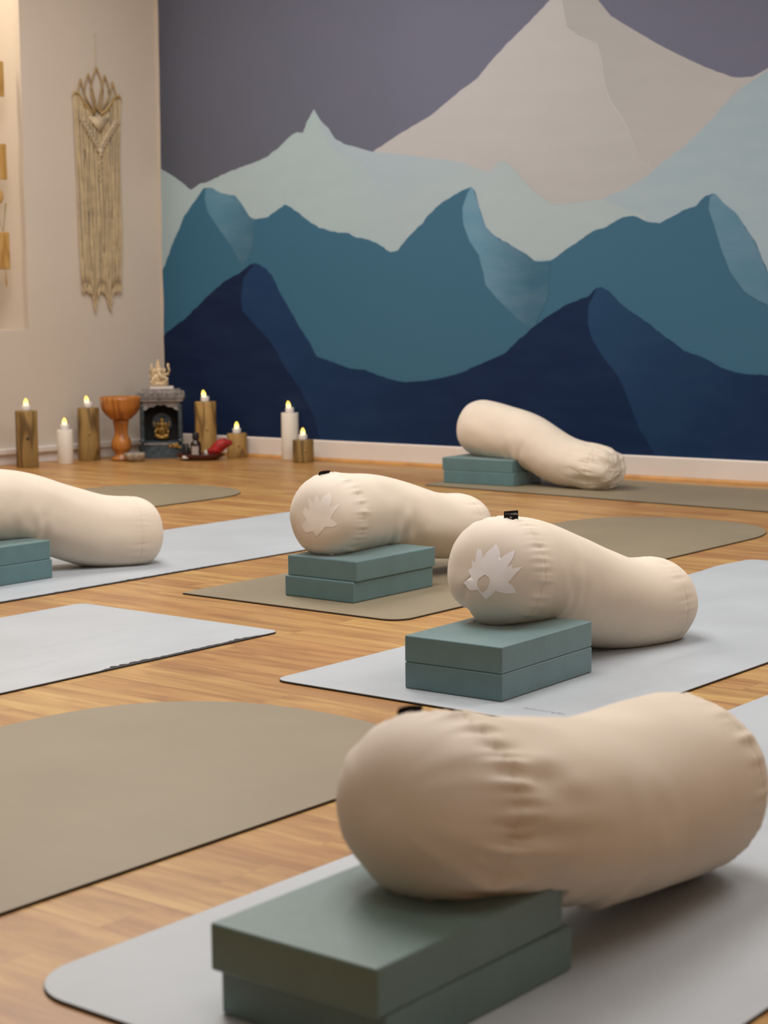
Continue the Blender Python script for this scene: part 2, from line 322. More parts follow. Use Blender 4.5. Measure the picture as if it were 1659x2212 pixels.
MURAL = {
'peak': [[1.212,1.302],[1.359,1.37],[1.497,1.426],[1.655,1.522],[1.721,1.556],[1.797,1.626],[1.872,1.687],[1.978,1.765],[2.057,1.827],[2.112,1.87],[2.167,1.899],[2.213,1.871],[2.268,1.806],[2.324,1.741],[2.422,1.681],[2.519,1.622],[2.633,1.562],[2.727,1.516],[2.819,1.479],[2.856,1.473],[2.901,1.474],[2.961,1.499],[3.136,1.576],[3.149,0.915],[1.208,0.971]],
'peak_shade': [[2.108,1.822],[2.119,1.769],[2.133,1.716],[2.184,1.677],[2.265,1.644],[2.285,1.582],[2.295,1.495],[2.326,1.424],[2.385,1.343],[2.415,1.281],[2.455,1.202],[2.508,1.157],[2.675,1.233],[2.856,1.453],[2.727,1.516],[2.633,1.562],[2.519,1.622],[2.422,1.681],[2.324,1.741],[2.268,1.806],[2.213,1.871],[2.167,1.899]],
'ridge': [[2.104,1.857],[2.108,1.822],[2.119,1.769],[2.133,1.716],[2.184,1.677],[2.265,1.644],[2.285,1.582],[2.295,1.495],[2.326,1.424],[2.385,1.343],[2.399,1.32]],
'pale': [[-0.036,1.298],[0.017,1.283],[0.082,1.256],[0.145,1.218],[0.194,1.185],[0.242,1.207],[0.289,1.215],[0.379,1.242],[0.46,1.264],[0.54,1.28],[0.632,1.305],[0.685,1.332],[0.724,1.355],[0.781,1.395],[0.809,1.401],[0.839,1.399],[0.865,1.448],[0.901,1.494],[0.939,1.44],[0.976,1.407],[1.012,1.362],[1.061,1.337],[1.121,1.322],[1.198,1.3],[1.264,1.291],[1.358,1.277],[1.473,1.262],[1.564,1.248],[1.653,1.23],[1.709,1.209],[1.763,1.188],[1.79,1.191],[1.818,1.222],[1.85,1.224],[1.893,1.195],[1.936,1.148],[1.999,1.092],[2.073,1.049],[2.166,1.05],[2.288,1.062],[2.407,1.101],[2.485,1.141],[2.542,1.186],[2.637,1.243],[2.693,1.29],[2.748,1.337],[2.82,1.407],[2.874,1.444],[2.961,1.494],[3.136,1.592],[3.155,0.588],[-0.059,0.586]],
'pale_facet': [[0.9,1.484],[0.951,1.385],[1.011,1.314],[1.144,1.26],[1.203,1.19],[1.25,1.103],[1.32,1.028],[1.354,0.929],[1.871,0.843],[2.084,0.839],[2.486,0.986],[2.288,1.062],[2.166,1.05],[2.073,1.049],[1.999,1.092],[1.936,1.148],[1.893,1.195],[1.85,1.224],[1.818,1.222],[1.79,1.191],[1.763,1.188],[1.709,1.209],[1.653,1.23],[1.564,1.248],[1.473,1.262],[1.358,1.277],[1.264,1.291],[1.198,1.3],[1.121,1.322],[1.061,1.337],[1.012,1.362],[0.976,1.407],[0.939,1.44]],
'teal': [[-0.056,0.691],[0.012,0.828],[0.042,0.879],[0.072,0.941],[0.111,1.002],[0.155,1.073],[0.226,1.143],[0.269,1.186],[0.31,1.19],[0.377,1.161],[0.457,1.148],[0.496,1.102],[0.535,1.054],[0.574,1.041],[0.64,1.051],[0.705,1.084],[0.739,1.101],[0.795,1.071],[0.857,1.03],[0.92,0.995],[0.994,0.977],[1.08,0.967],[1.097,0.955],[1.188,0.937],[1.248,0.909],[1.295,0.883],[1.33,0.892],[1.378,0.938],[1.448,0.992],[1.517,1.055],[1.574,1.087],[1.653,1.124],[1.693,1.133],[1.708,1.122],[1.73,1.057],[1.763,0.973],[1.795,0.945],[1.839,0.916],[1.856,0.912],[1.893,0.891],[1.957,0.859],[1.985,0.835],[2.01,0.831],[2.063,0.834],[2.115,0.865],[2.187,0.907],[2.258,0.944],[2.308,0.957],[2.378,0.99],[2.427,0.995],[2.457,0.983],[2.486,0.969],[2.535,0.964],[2.583,0.983],[2.64,1.01],[2.687,1.022],[2.724,1.059],[2.761,1.064],[2.798,1.026],[2.845,0.991],[2.882,0.94],[2.919,0.889],[2.947,0.83],[2.973,0.771],[3.086,0.555],[3.157,0.489],[3.162,0.257],[-0.073,0.158]],
'teal_f1': [[0.31,1.19],[0.282,1.185],[0.276,1.141],[0.293,1.083],[0.359,1.005],[0.425,0.933],[0.49,0.84],[0.545,0.91],[0.566,1.041],[0.535,1.054],[0.496,1.102],[0.457,1.148],[0.377,1.161]],
'teal_f2': [[1.693,1.133],[1.675,1.105],[1.652,1.05],[1.657,0.986],[1.685,0.92],[1.729,0.864],[1.753,0.79],[1.762,0.744],[1.817,0.688],[1.893,0.624],[1.97,0.561],[2.0,0.587],[2.053,0.695],[2.063,0.834],[2.01,0.831],[1.985,0.835],[1.957,0.859],[1.893,0.891],[1.856,0.912],[1.839,0.916],[1.795,0.945],[1.763,0.973],[1.73,1.057],[1.708,1.122]],
'teal_f3': [[2.761,1.064],[2.742,1.053],[2.737,1.011],[2.762,0.943],[2.791,0.858],[2.829,0.773],[2.885,0.705],[2.941,0.671],[2.975,0.658],[3.086,0.555],[2.973,0.771],[2.947,0.83],[2.919,0.889],[2.882,0.94],[2.845,0.991],[2.798,1.026]],
'navy': [[-0.063,0.49],[0.011,0.533],[0.069,0.569],[0.141,0.607],[0.227,0.669],[0.311,0.73],[0.394,0.78],[0.476,0.81],[0.53,0.845],[0.565,0.853],[0.622,0.828],[0.66,0.791],[0.698,0.726],[0.748,0.656],[0.811,0.566],[0.861,0.507],[0.898,0.447],[0.96,0.432],[1.035,0.41],[1.084,0.396],[1.157,0.392],[1.21,0.377],[1.254,0.364],[1.349,0.345],[1.466,0.353],[1.558,0.369],[1.649,0.39],[1.761,0.435],[1.849,0.467],[1.903,0.514],[1.979,0.569],[2.063,0.623],[2.147,0.668],[2.229,0.694],[2.269,0.725],[2.29,0.729],[2.32,0.714],[2.36,0.675],[2.41,0.64],[2.49,0.591],[2.568,0.535],[2.645,0.487],[2.722,0.464],[2.797,0.426],[2.872,0.406],[2.979,0.401],[3.159,0.393],[3.167,-0.011],[-0.08,-0.057]],
'navy_f1': [[0.565,0.853],[0.529,0.819],[0.497,0.789],[0.482,0.708],[0.485,0.647],[0.551,0.586],[0.629,0.525],[0.68,0.465],[0.718,0.405],[0.806,0.306],[0.881,0.187],[0.917,0.068],[0.928,-0.012],[1.87,0.012],[1.871,0.477],[1.761,0.435],[1.649,0.39],[1.558,0.369],[1.466,0.353],[1.349,0.345],[1.254,0.364],[1.21,0.377],[1.157,0.392],[1.084,0.396],[1.035,0.41],[0.96,0.432],[0.898,0.447],[0.861,0.507],[0.811,0.566],[0.748,0.656],[0.698,0.726],[0.66,0.791],[0.622,0.828]],
'navy_f2': [[2.29,0.729],[2.269,0.72],[2.235,0.658],[2.233,0.587],[2.25,0.534],[2.291,0.472],[2.362,0.393],[2.393,0.34],[2.423,0.27],[2.463,0.182],[2.519,0.105],[2.544,0.026],[3.167,-0.011],[3.159,0.393],[2.979,0.401],[2.872,0.406],[2.797,0.426],[2.722,0.464],[2.645,0.487],[2.568,0.535],[2.49,0.591],[2.41,0.64],[2.36,0.675],[2.32,0.714]],

}
LAYERS = [  # painted areas from back to front
    ('peak', paint('mural_snow_grey', (180, 180, 182), (170, 171, 173), (2.0, 1.8), (2.2, 1.1))),
    ('peak_shade', paint('mural_snow_shade', (165, 166, 167), (175, 174, 174), (2.2, 1.5), (3.0, 1.3))),
    ('ridge', paint('mural_ridge_light', (182, 182, 183))),
    ('pale', paint('mural_pale_blue', (160, 180, 187), (150, 171, 184), (1.0, 1.0), (3.2, 1.2))),
    ('pale_facet', paint('mural_pale_facet', (158, 176, 188), (162, 178, 184), (1.2, 1.2), (1.5, .8))),
    ('teal', paint('mural_teal', (54, 100, 128), (60, 102, 128), (.2, .8), (1.4, .8))),
    ('teal_f1', paint('mural_teal_light_left', (82, 128, 154), (59, 100, 125), (.36, 1.1), (.56, .98))),
    ('teal_f2', paint('mural_teal_light_middle', (98, 140, 166), (58, 99, 124), (1.72, .9), (1.98, .88))),
    ('teal_f3', paint('mural_teal_light_right', (88, 130, 155), (84, 124, 148), (2.7, .9), (3.0, .7))),
    ('navy', paint('mural_navy', (15, 31, 62), (17, 37, 71), (.2, .4), (1.4, .3))),
    ('navy_f1', paint('mural_navy_light_left', (26, 54, 92), (17, 37, 71), (.6, .6), (1.6, .2))),
    ('navy_f2', paint('mural_navy_light_right', (32, 65, 98), (20, 43, 78), (2.25, .65), (2.9, .2))),
]
SKY = paint('mural_dusk_sky', (86, 89, 102), (106, 109, 130), (.1, 1.2), (1.5, 1.8))  # gradient holds painted variation plus shade towards the corner, put into the colour
TOPZ, BASEZ = 2.30, .088
me = bpy.data.meshes.new('wall_back'); bm = bmesh.new()
box(bm, (LB/2, .05, H/2), (LB, .1, H))
mats = [M['wall']]
def wobble(pts, amp):
    out = []
    n = len(pts)
    for i in range(n):
        a = Vector(pts[i]); b = Vector(pts[(i+1) % n]); L = (b-a).length; k = max(1, int(L/.012)); nn = Vector((-(b-a).y, (b-a).x))
        nn = nn.normalized() if L > 0 else nn
        for j in range(k):
            p = a.lerp(b, j/k); s = noise.noise(Vector((p.x*38, p.y*38, i*.01)))*amp + noise.noise(Vector((p.x*90, p.y*90, 3)))*amp*.5
            out.append(p + nn*s)
    return out
def edge_u(z): return .012 + .006*noise.noise(Vector((z*5, 0, 0))) + (.006 if z > .9 else 0)*(z-.9)
def clip_low(pts, z0):
    out = []
    for i in range(len(pts)):
        a, b = pts[i-1], pts[i]
        if (a[1] >= z0) != (b[1] >= z0):
            u = (z0-a[1])/(b[1]-a[1]); out.append([a[0]+(b[0]-a[0])*u, z0])
        if b[1] >= z0: out.append(list(b))
    return out
def layer(pts, depth, mi, amp=.0035, clip=True):
    pts = wobble(clip_low(pts, BASEZ-.004), amp)
    pts = [(max(p.x, edge_u(p.y)), min(max(p.y, BASEZ-.004), TOPZ)) for p in pts]
    vs = []
    for p in pts:
        if vs and abs(vs[-1].co.x-p[0]) < 1e-5 and abs(vs[-1].co.z-p[1]) < 1e-5: continue
        vs.append(bm.verts.new((p[0], -depth, p[1])))
    es = [bm.edges.new((vs[i], vs[(i+1) % len(vs)])) for i in range(len(vs))]
    r = bmesh.ops.triangle_fill(bm, edges=es, use_beauty=True, normal=(0, -1, 0))
    for f in r['geom']:
        if isinstance(f, bmesh.types.BMFace):
            f.material_index = mi; f.normal_update()
            if f.normal.y > 0: f.normal_flip()
UR = 4.6
layer([(0, BASEZ), (UR, BASEZ), (UR, TOPZ), (0, TOPZ)], .0004, 1, 0); mats.append(SKY)
def ext(k, pts):
    # carry the far-right border on beyond the part measured
    mx = max(p[0] for p in pts); return [[UR if p[0] > mx-.02 and k in ('pale', 'teal', 'navy', 'navy_f2') else p[0], p[1]] for p in pts]
R_ = MURAL['ridge']
def stroke(pts, w0):
    L_, R2 = [], []
    for i, p in enumerate(pts):
        a = Vector(pts[max(0, i-1)]); b = Vector(pts[min(len(pts)-1, i+1)]); t = (b-a).normalized(); n_ = Vector((-t.y, t.x)); w_ = w0*(1-.6*i/len(pts))
        L_.append(list(Vector(p)+n_*w_)); R2.append(list(Vector(p)-n_*w_))
    return L_+R2[::-1]
MURAL['ridge'] = stroke(R_+[MURAL['peak_shade'][9], MURAL['peak_shade'][10], MURAL['peak_shade'][11]], .0035)
for i, (k, m) in enumerate(LAYERS):
    amp = .004 if k in ('pale', 'teal', 'navy') else (.0025 if k == 'peak' else .0012)
    layer(ext(k, MURAL[k]), .0004+.0005*(i+1), i+2, amp); mats.append(m)
bm.to_mesh(me); bm.free()
for m in mats: me.materials.append(m)
wb = link('wall_back', me, None, CORNER, AB)
tag(wb, 'wall painted with a mural of layered blue mountains under a grey dusk sky', kind='structure')

# left wall with its niche
me = bpy.data.meshes.new('wall_left'); bm = bmesh.new()
T = .1+NId
def lb(u0, u1, z0, z1, y0, y1): box(bm, ((u0+u1)/2, (y0+y1)/2, (z0+z1)/2), (u1-u0, y1-y0, z1-z0))
# local x runs from the corner along the wall, local -y is outside
lb(0, NIn, 0, H, -T, 0)
lb(NIn, 3.2, 0, NIz, -T, 0)
lb(NIn, 3.2, NIz, H, -T, -NId)
lb(3.2, LL, 0, H, -T, 0)
lb(NIn, 3.2, 2.45, H, -NId, 0)
bm.to_mesh(me); bm.free(); me.materials.append(M['wall'])
tag(link('wall_left', me, None, CORNER, AL), 'cream wall with a deep recess at its left end', kind='structure')

def rail(name, u0, u1, prof, base, ang, mat, side, label):
    bm = bmesh.new()
    a = [bm.verts.new((u0, side*y, z)) for y, z in prof]; b = [bm.verts.new((u1, side*y, z)) for y, z in prof]
    bm.faces.new(a); bm.faces.new(b[::-1]); n = len(prof)
    for i in range(n): bm.faces.new((a[i], a[(i+1) % n], b[(i+1) % n], b[i]))
    return tag(bmo(name, bm, mat, loc=base, rz=ang), label, kind='structure')
rail('baseboard_back', .012, LB-.05, [(0.001, 0), (.016, 0), (.016, .083), (.012, BASEZ), (0.001, BASEZ)], CORNER, AB, M['skirt'], -1, 'tall white skirting board under the mural')
rail('trim_1', .03, LB-.05, [(.0165, 0), (.032, 0), (.031, .006), (.026, .012), (.0165, .014)], CORNER, AB, M['oaktrim'], -1, 'thin oak bead along the foot of the skirting')
rail('baseboard_left', .02, LL-.05, [(0.001, 0), (.012, 0), (.012, .040), (0.001, .040)], CORNER, AL, M['skirt'], 1, 'low skirting board of the side wall')
rail('trim_2', .02, LL-.05, [(0.001, .041), (.024, .041), (.027, .046), (.027, .064), (.023, .069), (0.001, .069)], CORNER, AL, M['skirt'], 1, 'white cable trunking above the low skirting')

# ------------------------------------------------------------------ yoga mats
PH = 0.8993
ul = Vector((math.cos(PH), math.sin(PH), 0)); us = Vector((math.sin(PH), -math.cos(PH), 0))
def LS(l, s, z=0): return Vector((l*ul.x+s*us.x, l*ul.y+s*us.y, z))
def mat_outline(L, W, radii, round_far):
    """points round the mat, x 0..L along, y -W/2..W/2; radii: near +y, near -y, far -y, far +y"""
    P = []
    def arc(cx, cy, r, a0, a1, n=10, ry=None):
        for i in range(n+1):
            a = a0+(a1-a0)*i/n; P.append((cx+r*math.cos(a), cy+(ry or r)*math.sin(a)))
    h = W/2
    arc(radii[0], h-radii[0], radii[0], PI/2, PI); arc(radii[1], -h+radii[1], radii[1], PI, 1.5*PI)
    if round_far:
        for i in range(41):
            a = -PI/2+PI*i/40; e = .86
            P.append((L-round_far+round_far*abs(math.cos(a))**e, h*math.copysign(abs(math.sin(a))**e, math.sin(a))))
    else:
        arc(L-radii[2], -h+radii[2], radii[2], -PI/2, 0); arc(L-radii[3], h-radii[3], radii[3], 0, PI/2)
    out = []
    for i in range(len(P)):
        a = Vector(P[i]); b = Vector(P[(i+1) % len(P)]); k = max(1, int((b-a).length/.006))
        for j in range(k):
            p = a.lerp(b, j/k)
            if not out or (p-out[-1]).length > 4e-4: out.append(p)
    return out
def yoga_mat(loc, ang, L, W, radii, round_far, mat, label, group, fray=(), wave=None):
    e = empty('yoga_mat', loc, ang, label, 'yoga mat', group)
    P = mat_outline(L, W, radii, round_far)
    if wave: P = [Vector((p.x, p.y+wave(p.x, p.y))) for p in P]
    bm = bmesh.new(); prism(bm, [(p.x, p.y) for p in P], 0.0003, .0028); bmo('rubber_base', bm, M['rubber'], e)
    Q = []; n = len(P)
    for i, p in enumerate(P):
        t = (P[(i+1) % n]-P[i-1]).normalized(); nn = Vector((t.y, -t.x)); ins = .0007
        for (x0, x1, side, amp) in fray:
            if x0 < p.x < x1 and p.y*side > W/2-.02:
                env = min(1, (p.x-x0)/.04, (x1-p.x)/.04)
                ins += amp*env*(.35+abs(noise.noise(Vector((p.x*38, 1, 0))))*1.3+.5*abs(noise.noise(Vector((p.x*120, 5, 0)))))
        Q.append(p-nn*ins if nn.dot(p-Vector((L/2, 0))) > 0 else p+nn*ins)
    bm = bmesh.new(); prism(bm, [(p.x, p.y) for p in Q], .0028, .0042)
    bmo('top_layer', bm, mat, e)
    return e
def mls(l0, l1, s0, s1): return LS(l0, (s0+s1)/2), l1-l0, abs(s1-s0)
# local +y of a mat points away from +s
G1, G2 = 'blue-grey yoga mats', 'taupe yoga mats with a round end'
c, L, W = mls(2.62, 4.46, -3.91, -3.277)
yoga_mat(c, PH, L, W, (.02,)*4, 0, M['grey_mat'], 'long blue-grey yoga mat under the bolster at the left edge', G1, fray=[(.0, .85, -1, .007)])
c, L, W = mls(.95, 2.797, -3.112, -2.503)
yoga_mat(c, PH, L, W, (.02, .02, .022, .022), 0, M['grey_mat'], 'empty blue-grey yoga mat with a frayed black edge', G1, fray=[(1.34, 1.80, -1, .014)])
c, L, W = mls(3.035, 4.992, -3.03, -2.375)
yoga_mat(c, PH, L, W, (.012, .05, .02, .02), .34, M['brown_mat'], 'taupe yoga mat under the middle bolster, its round end showing beyond', G2)
c, L, W = mls(2.425, 4.30, -2.19, -1.535)
MD = yoga_mat(c, PH, L, W, (.03, .03, .03, .03), 0, M['grey_mat'], 'blue-grey yoga mat under the bolster with the clear white lotus print', G1, wave=lambda x, y: (.012*math.exp(-((x-1.72)/.09)**2) if y > .3 else 0))
c, L, W = mls(.32, 2.275, -2.300, -1.585)
yoga_mat(c, PH, L, W, (.03,)*4, .36, M['brown_mat'], 'large empty taupe yoga mat with a round end, in the left foreground', G2)
c, L, W = mls(1.155, 3.0, -1.405, -.768)
yoga_mat(c, PH, L, W, (.075, .045, .03, .03), 0, M['grey_mat2'], 'grey yoga mat in the foreground under the nearest bolster', G1)
c, L, W = mls(2.92, 4.885, -5.03, -4.395)
yoga_mat(c, PH, L, W, (.03,)*4, .33, M['brown_mat'], 'taupe yoga mat whose round end shows behind the leftmost bolster', G2)
aH = math.radians(-41); lh = Vector((math.cos(aH), math.sin(aH), 0)); nh = Vector((-math.sin(aH), math.cos(aH), 0))
yoga_mat(lh*(-4.315)+nh*(5.175+.285), aH, 1.85, .57, (.06, .04, .03, .03), 0, M['brown_mat'], 'taupe yoga mat alongside the mural wall under the farthest bolster', G2)

# small print near the corner of the mat with the lotus bolster
def text_mesh(name, body, size, mat, parent, loc, rot, extrude=.0001, scale=(1, 1, 1)):
    cu = bpy.data.curves.new(name, 'FONT'); cu.body = body; cu.size = size; cu.extrude = extrude; cu.align_x = 'CENTER'; cu.align_y = 'CENTER'
    tmp = bpy.data.objects.new('tmp', cu); COL.objects.link(tmp)
    dg = bpy.context.evaluated_depsgraph_get(); me = bpy.data.meshes.new_from_object(tmp.evaluated_get(dg)); bpy.data.objects.remove(tmp)
    me.materials.clear(); me.materials.append(mat)
    o = link(name, me, parent, loc); o.rotation_euler = rot; o.scale = scale; return o
text_mesh('printed_lettering', 'lotuscrafts', .020, M['ink'], MD, (.075, -.215, .00425), (0, 0, -PI/2))

# ------------------------------------------------------------------ foam blocks
BH = .0478
def block(x, y, z, ang, mat, label, group):
    """x, y: the left near corner; long side runs along ang, short side to its right"""
    l = Vector((math.cos(ang), math.sin(ang), 0)); s = Vector((math.sin(ang), -math.cos(ang), 0))
    c = Vector((x, y, z))+l*.1525+s*.1025
    bm = bmesh.new(); box(bm, (0, 0, BH/2), (.305, .205, BH-.0004), .0035, seg=3)
    o = bmo('yoga_block', bm, mat, loc=c, rz=ang, smooth=False)
    return tag(o, label, 'yoga block', group)
Z0 = .0044
GB = 'flat foam yoga blocks stacked in pairs'
STK = {  # bottom corner, angle, and how the upper block sits on the lower one (along, across, turn)
 1: (-1.1823, 4.4008, .8993, (-.003, -.002, .0)),
 2: (-.2336, 4.2060, .9050, (.006, .004, .004)),
 3: (.0339, 3.1738, .9271, (.0, .0, .003)),
 4: (-.1620, 1.6960, .8903, (-.014, .0, .01)),
 5: (.3400, 6.9582, -.600, (-.006, .0, .0)),
}
TXT = {1: 'under the leftmost bolster', 2: 'under the middle bolster', 3: 'under the bolster with white lotus', 4: 'under the nearest bolster', 5: 'under the farthest bolster by mural'}
SUP = {}
for k, (x, y, a, (dl_, ds_, da_)) in STK.items():
    m = M['block_green'] if k == 4 else M['block']
    block(x, y, Z0, a, m, 'teal foam block lying on the mat, lower one '+TXT[k], GB)
    l = Vector((math.cos(a), math.sin(a), 0)); s = Vector((math.sin(a), -math.cos(a), 0)); p = Vector((x, y, 0))+l*dl_+s*ds_
    block(p.x, p.y, Z0+BH, a+da_, m, 'teal foam block, upper one '+TXT[k], GB)
    SUP[k] = (p.x, p.y, a+da_, Z0+2*BH+.0004)

# ------------------------------------------------------------------ bolsters
CC, BUL = .055, .025
BP = {
 1: (-1.075, 4.47, 0.1899, 0.8203, 0.5758, 0.0939, 0.0958, -0.0827, -0.3409, -0.0299, 0.1811, 0.4398, -0.3831, 1.0162, 0.9758),
 2: (-0.1519, 4.1853, 0.1922, 1.1257, 0.6119, 0.0962, 0.0899, -0.0759, -0.2545, -0.0207, 0.2763, 0.4932, -0.4074, 1.076, 0.8119),
 3: (0.1783, 3.2548, 0.1998, 0.9405, 0.6011, 0.1003, 0.0945, -0.1338, -0.3464, 0.0405, 0.1607, 0.469, -0.2321, 1.0439, 0.9624),
 4: (0.0106, 1.7414, 0.1995, 0.7684, 0.5788, 0.1021, 0.1106, -0.2426, -0.2482, -0.0707, 0.2417, 0.2977, 0.1631, 0.8303, 0.9646),
 5: (0.3307, 6.8907, 0.2127, -0.7366, 0.6616, 0.1038, 0.0885, -0.1519, -0.4636, -0.0976, 0.2789, 0.4482, 0.0558, 1.068, 0.8773),
}
L3 = [(0.37, 0.57), (0.467, 0.467), (0.485, 0.28), (0.721, 0.468), (0.872, 0.566), (0.822, 0.366), (0.685, 0.146), (0.792, 0.212), (0.81, 0.128), (1.101, 0.204), (0.9, 0.0), (0.743, -0.158), (0.882, -0.261), (0.979, -0.406), (0.693, -0.4), (0.437, -0.317), (0.306, -0.445), (0.22, -0.493), (0.111, -0.342), (0.058, -0.274), (-0.099, -0.304), (-0.17, -0.222), (-0.228, -0.195), (-0.08, -0.089), (-0.059, -0.054), (-0.12, 0.006), (-0.047, 0.038), (-0.086, 0.158), (-0.016, 0.099), (-0.01, 0.38), (0.069, 0.374), (0.115, 0.211), (0.172, 0.316), (0.23, 0.398), (0.305, 0.47)]
H3 = [(0.157, -0.029), (0.251, -0.067), (0.292, -0.13), (0.261, -0.248), (0.173, -0.339), (0.093, -0.285), (0.047, -0.174), (0.054, -0.084)]
L2 = [(0.436, 0.671), (0.49, 0.442), (0.416, 0.24), (0.812, 0.387), (0.58, 0.155), (0.439, -0.023), (0.7, -0.168), (0.573, -0.237), (0.291, -0.212), (0.173, -0.339), (0.072, -0.454), (-0.024, -0.299), (-0.22, -0.381), (-0.303, -0.319), (-0.358, -0.219), (-0.168, -0.065), (-0.292, 0.07), (-0.233, 0.189), (-0.088, 0.109), (-0.203, 0.457), (-0.022, 0.279), (0.042, 0.538), (0.155, 0.347), (0.232, 0.487)]
class Bolster:
    def __init__(s, k):
        (s.x, s.y, s.z, s.a, s.L, s.rh, s.rt, s.p1, s.pm, s.p2, s.tb, s.tc, s.da, s.ah, s.at) = BP[k]
        s.k = k; wd = .10 if k == 4 else .18; n = 300; t = np.linspace(0, s.L, n); s.n = n
        pit = s.p1+(s.pm-s.p1)*ss((t-s.tb+wd/2)/wd)+(s.p2-s.pm)*ss((t-s.tc+wd/2)/wd); yaw = s.a+s.da*ss((t-.10)/.30)
        s.d = np.stack([np.cos(pit)*np.cos(yaw), np.cos(pit)*np.sin(yaw), np.sin(pit)], -1)
        s.P = np.zeros((n, 3)); s.P[0] = [s.x, s.y, s.z]; s.P[1:] = s.P[0]+np.cumsum(s.d[:-1]*(s.L/(n-1)), 0)
        s.seed = k*11.3
    def wr(s, q, th, rho=1.0):
        """surface relief in metres, q = distance along the cover, th = angle"""
        v = Vector((math.cos(th)*1.7*rho, math.sin(th)*1.7*rho, q*9+s.seed)); r = .0022*noise.noise(v*1.1)
        edge = float(ss((rho-.25)/.5)); r *= 1
        big = {4: 2.2, 5: 1.6}.get(s.k, 1.25)
        for q0, wdt, amp in ((CC, .024, .0036), (s.L-CC, .026, .0032 if s.k == 5 else .0014)):
            e = math.exp(-((q-q0)/wdt)**2)
            if s.k == 5 and q0 == CC: continue
            if e > .01:
                r += edge*amp*big*e*(noise.noise(Vector((math.cos(th)*12, math.sin(th)*12, s.seed+q*7+q0*40))) + .5*noise.noise(Vector((math.cos(th)*19, math.sin(th)*19, s.seed+q*5))))
                r -= .0016*math.exp(-((q-q0)/.003)**2)
        if s.k == 3: r -= .016*math.exp(-((th-4.15)/.24)**2)*math.exp(-((q-.02)/.035)**2)
        # folds where the cover bends over the end of the blocks
        e = math.exp(-((q-s.tb-.02)/.07)**2)*max(0, .55-math.sin(th))
        if e > .01: r += .0042*e*noise.noise(Vector((q*34+2.2*math.cos(th), math.sin(th)*2.2, s.seed)))*1.6
        if s.k == 4: r += edge*.008*math.exp(-((q-.085)/.07)**2)*noise.noise(Vector((math.cos(th)*2.6, math.sin(th)*4.2, 3+q*12)))
        if s.k == 5:
            e = ss((q-(s.L-.2))/.16)
            r += .014*e*(noise.noise(Vector((math.cos(th)*2.6*rho+q*5, math.sin(th)*2.6*rho, 8+q*11)))-.5*abs(noise.noise(Vector((math.cos(th)*5*rho+q*9, math.sin(th)*5*rho+q*14, 3)))))
        return r
    def pt(s, q, rho, th, disp=0):
        sc = min(max(q, 0), s.L); i = sc/s.L*(s.n-1); i0 = int(min(i, s.n-2)); fr = i-i0
        C = s.P[i0]*(1-fr)+s.P[i0+1]*fr; D = s.d[i0]*(1-fr)+s.d[i0+1]*fr; C = C+D*(q-sc)
        w_ = float(ss(sc/s.L)); r = s.rh*(1-w_)+s.rt*w_; asp = s.ah*(1-w_)+s.at*w_
        side = np.array([D[1], -D[0], 0.]); side /= np.linalg.norm(side); up_ = np.cross(side, D)
        V = C+(rho*r)*(math.cos(th)*side/math.sqrt(asp)+math.sin(th)*up_*math.sqrt(asp))
        if disp:
            e0 = min(max((q+BUL)/(CC+BUL), 0), 1); e1 = min(max((s.L+BUL-q)/(CC+BUL), 0), 1); e_ = min(e0, e1)
            ax = math.cos(e_*PI/2)*(-1 if e0 < e1 else 1); ra = math.sin(e_*PI/2)
            V = V+disp*(ra*(math.cos(th)*side+math.sin(th)*up_)+ax*D)
        return V
    def clamp(s, V, eps=0):
        ox, oy, aa, zt = SUP[s.k]; dx, dy = V[0]-ox, V[1]-oy
        ll = dx*math.cos(aa)+dy*math.sin(aa); sv = dx*math.sin(aa)-dy*math.cos(aa)
        if -.003 < ll < .308 and -.003 < sv < .208 and V[2] < zt+eps: V[2] = zt+eps
        if V[2] < Z0+.0004+eps: V[2] = Z0+.0004+eps
        return V
    def head(s, g, th, off=0):
        """point of the head end, g 0 centre, 1..2 over the rounded edge, then along the body"""
        rh = s.rh
        if g < 2: u = g*PI/4; q, rho = CC-(CC+BUL)*math.cos(u), math.sin(u)**.75
        else: q, rho = CC+(g-2)*.1, 1
        return q, rho
    def prof(s):
        P = []
        for u in np.linspace(0, PI/2, 36)[:-1]: P.append((CC-(CC+BUL)*math.cos(u), math.sin(u)**.75))
        i1 = len(P)
        for u in np.linspace(CC, s.L-CC, 120): P.append((u, 1+.02*math.sin(PI*u/s.L)))
        i2 = len(P)
        for u in np.linspace(PI/2, 0, 36)[1:]: P.append((s.L-CC+(CC+BUL)*math.cos(u), math.sin(u)**.75))
        return P, i1, i2
    def build(s, label):
        root = empty('yoga_bolster', (s.x, s.y, Z0), 0, label, 'bolster', 'cream cotton bolsters leaning on foam blocks')
        o0 = np.array([s.x, s.y, Z0]); P, i1, i2 = s.prof(); na = 168
        ths = [2*PI*i/na for i in range(na)]
        rings = []
        for q, rho in P:
            rings.append([s.clamp(s.pt(q, rho, th, s.wr(q, th, rho)))-o0 for th in ths])
        def mk(name, rs, mat, close0, close1):
            bm = bmesh.new(); vr = []
            for R_ in rs: vr.append([bm.verts.new(v) for v in R_])
            for A, B in zip(vr, vr[1:]):
                for i in range(na): bm.faces.new((A[i], A[(i+1) % na], B[(i+1) % na], B[i]))
            if close0: bmesh.ops.pointmerge(bm, verts=vr[0], merge_co=vr[0][0].co)
            if close1: bmesh.ops.pointmerge(bm, verts=vr[-1], merge_co=vr[-1][0].co)
            return bmo(name, bm, mat, root, smooth=True)
        mk('end_panel', rings[:i1+1], M['panel'], True, False)
        mk('cover', rings[i1:i2], M['fabric'], False, False)
        mk('end_panel', rings[i2-1:], M['fabric'], False, True)
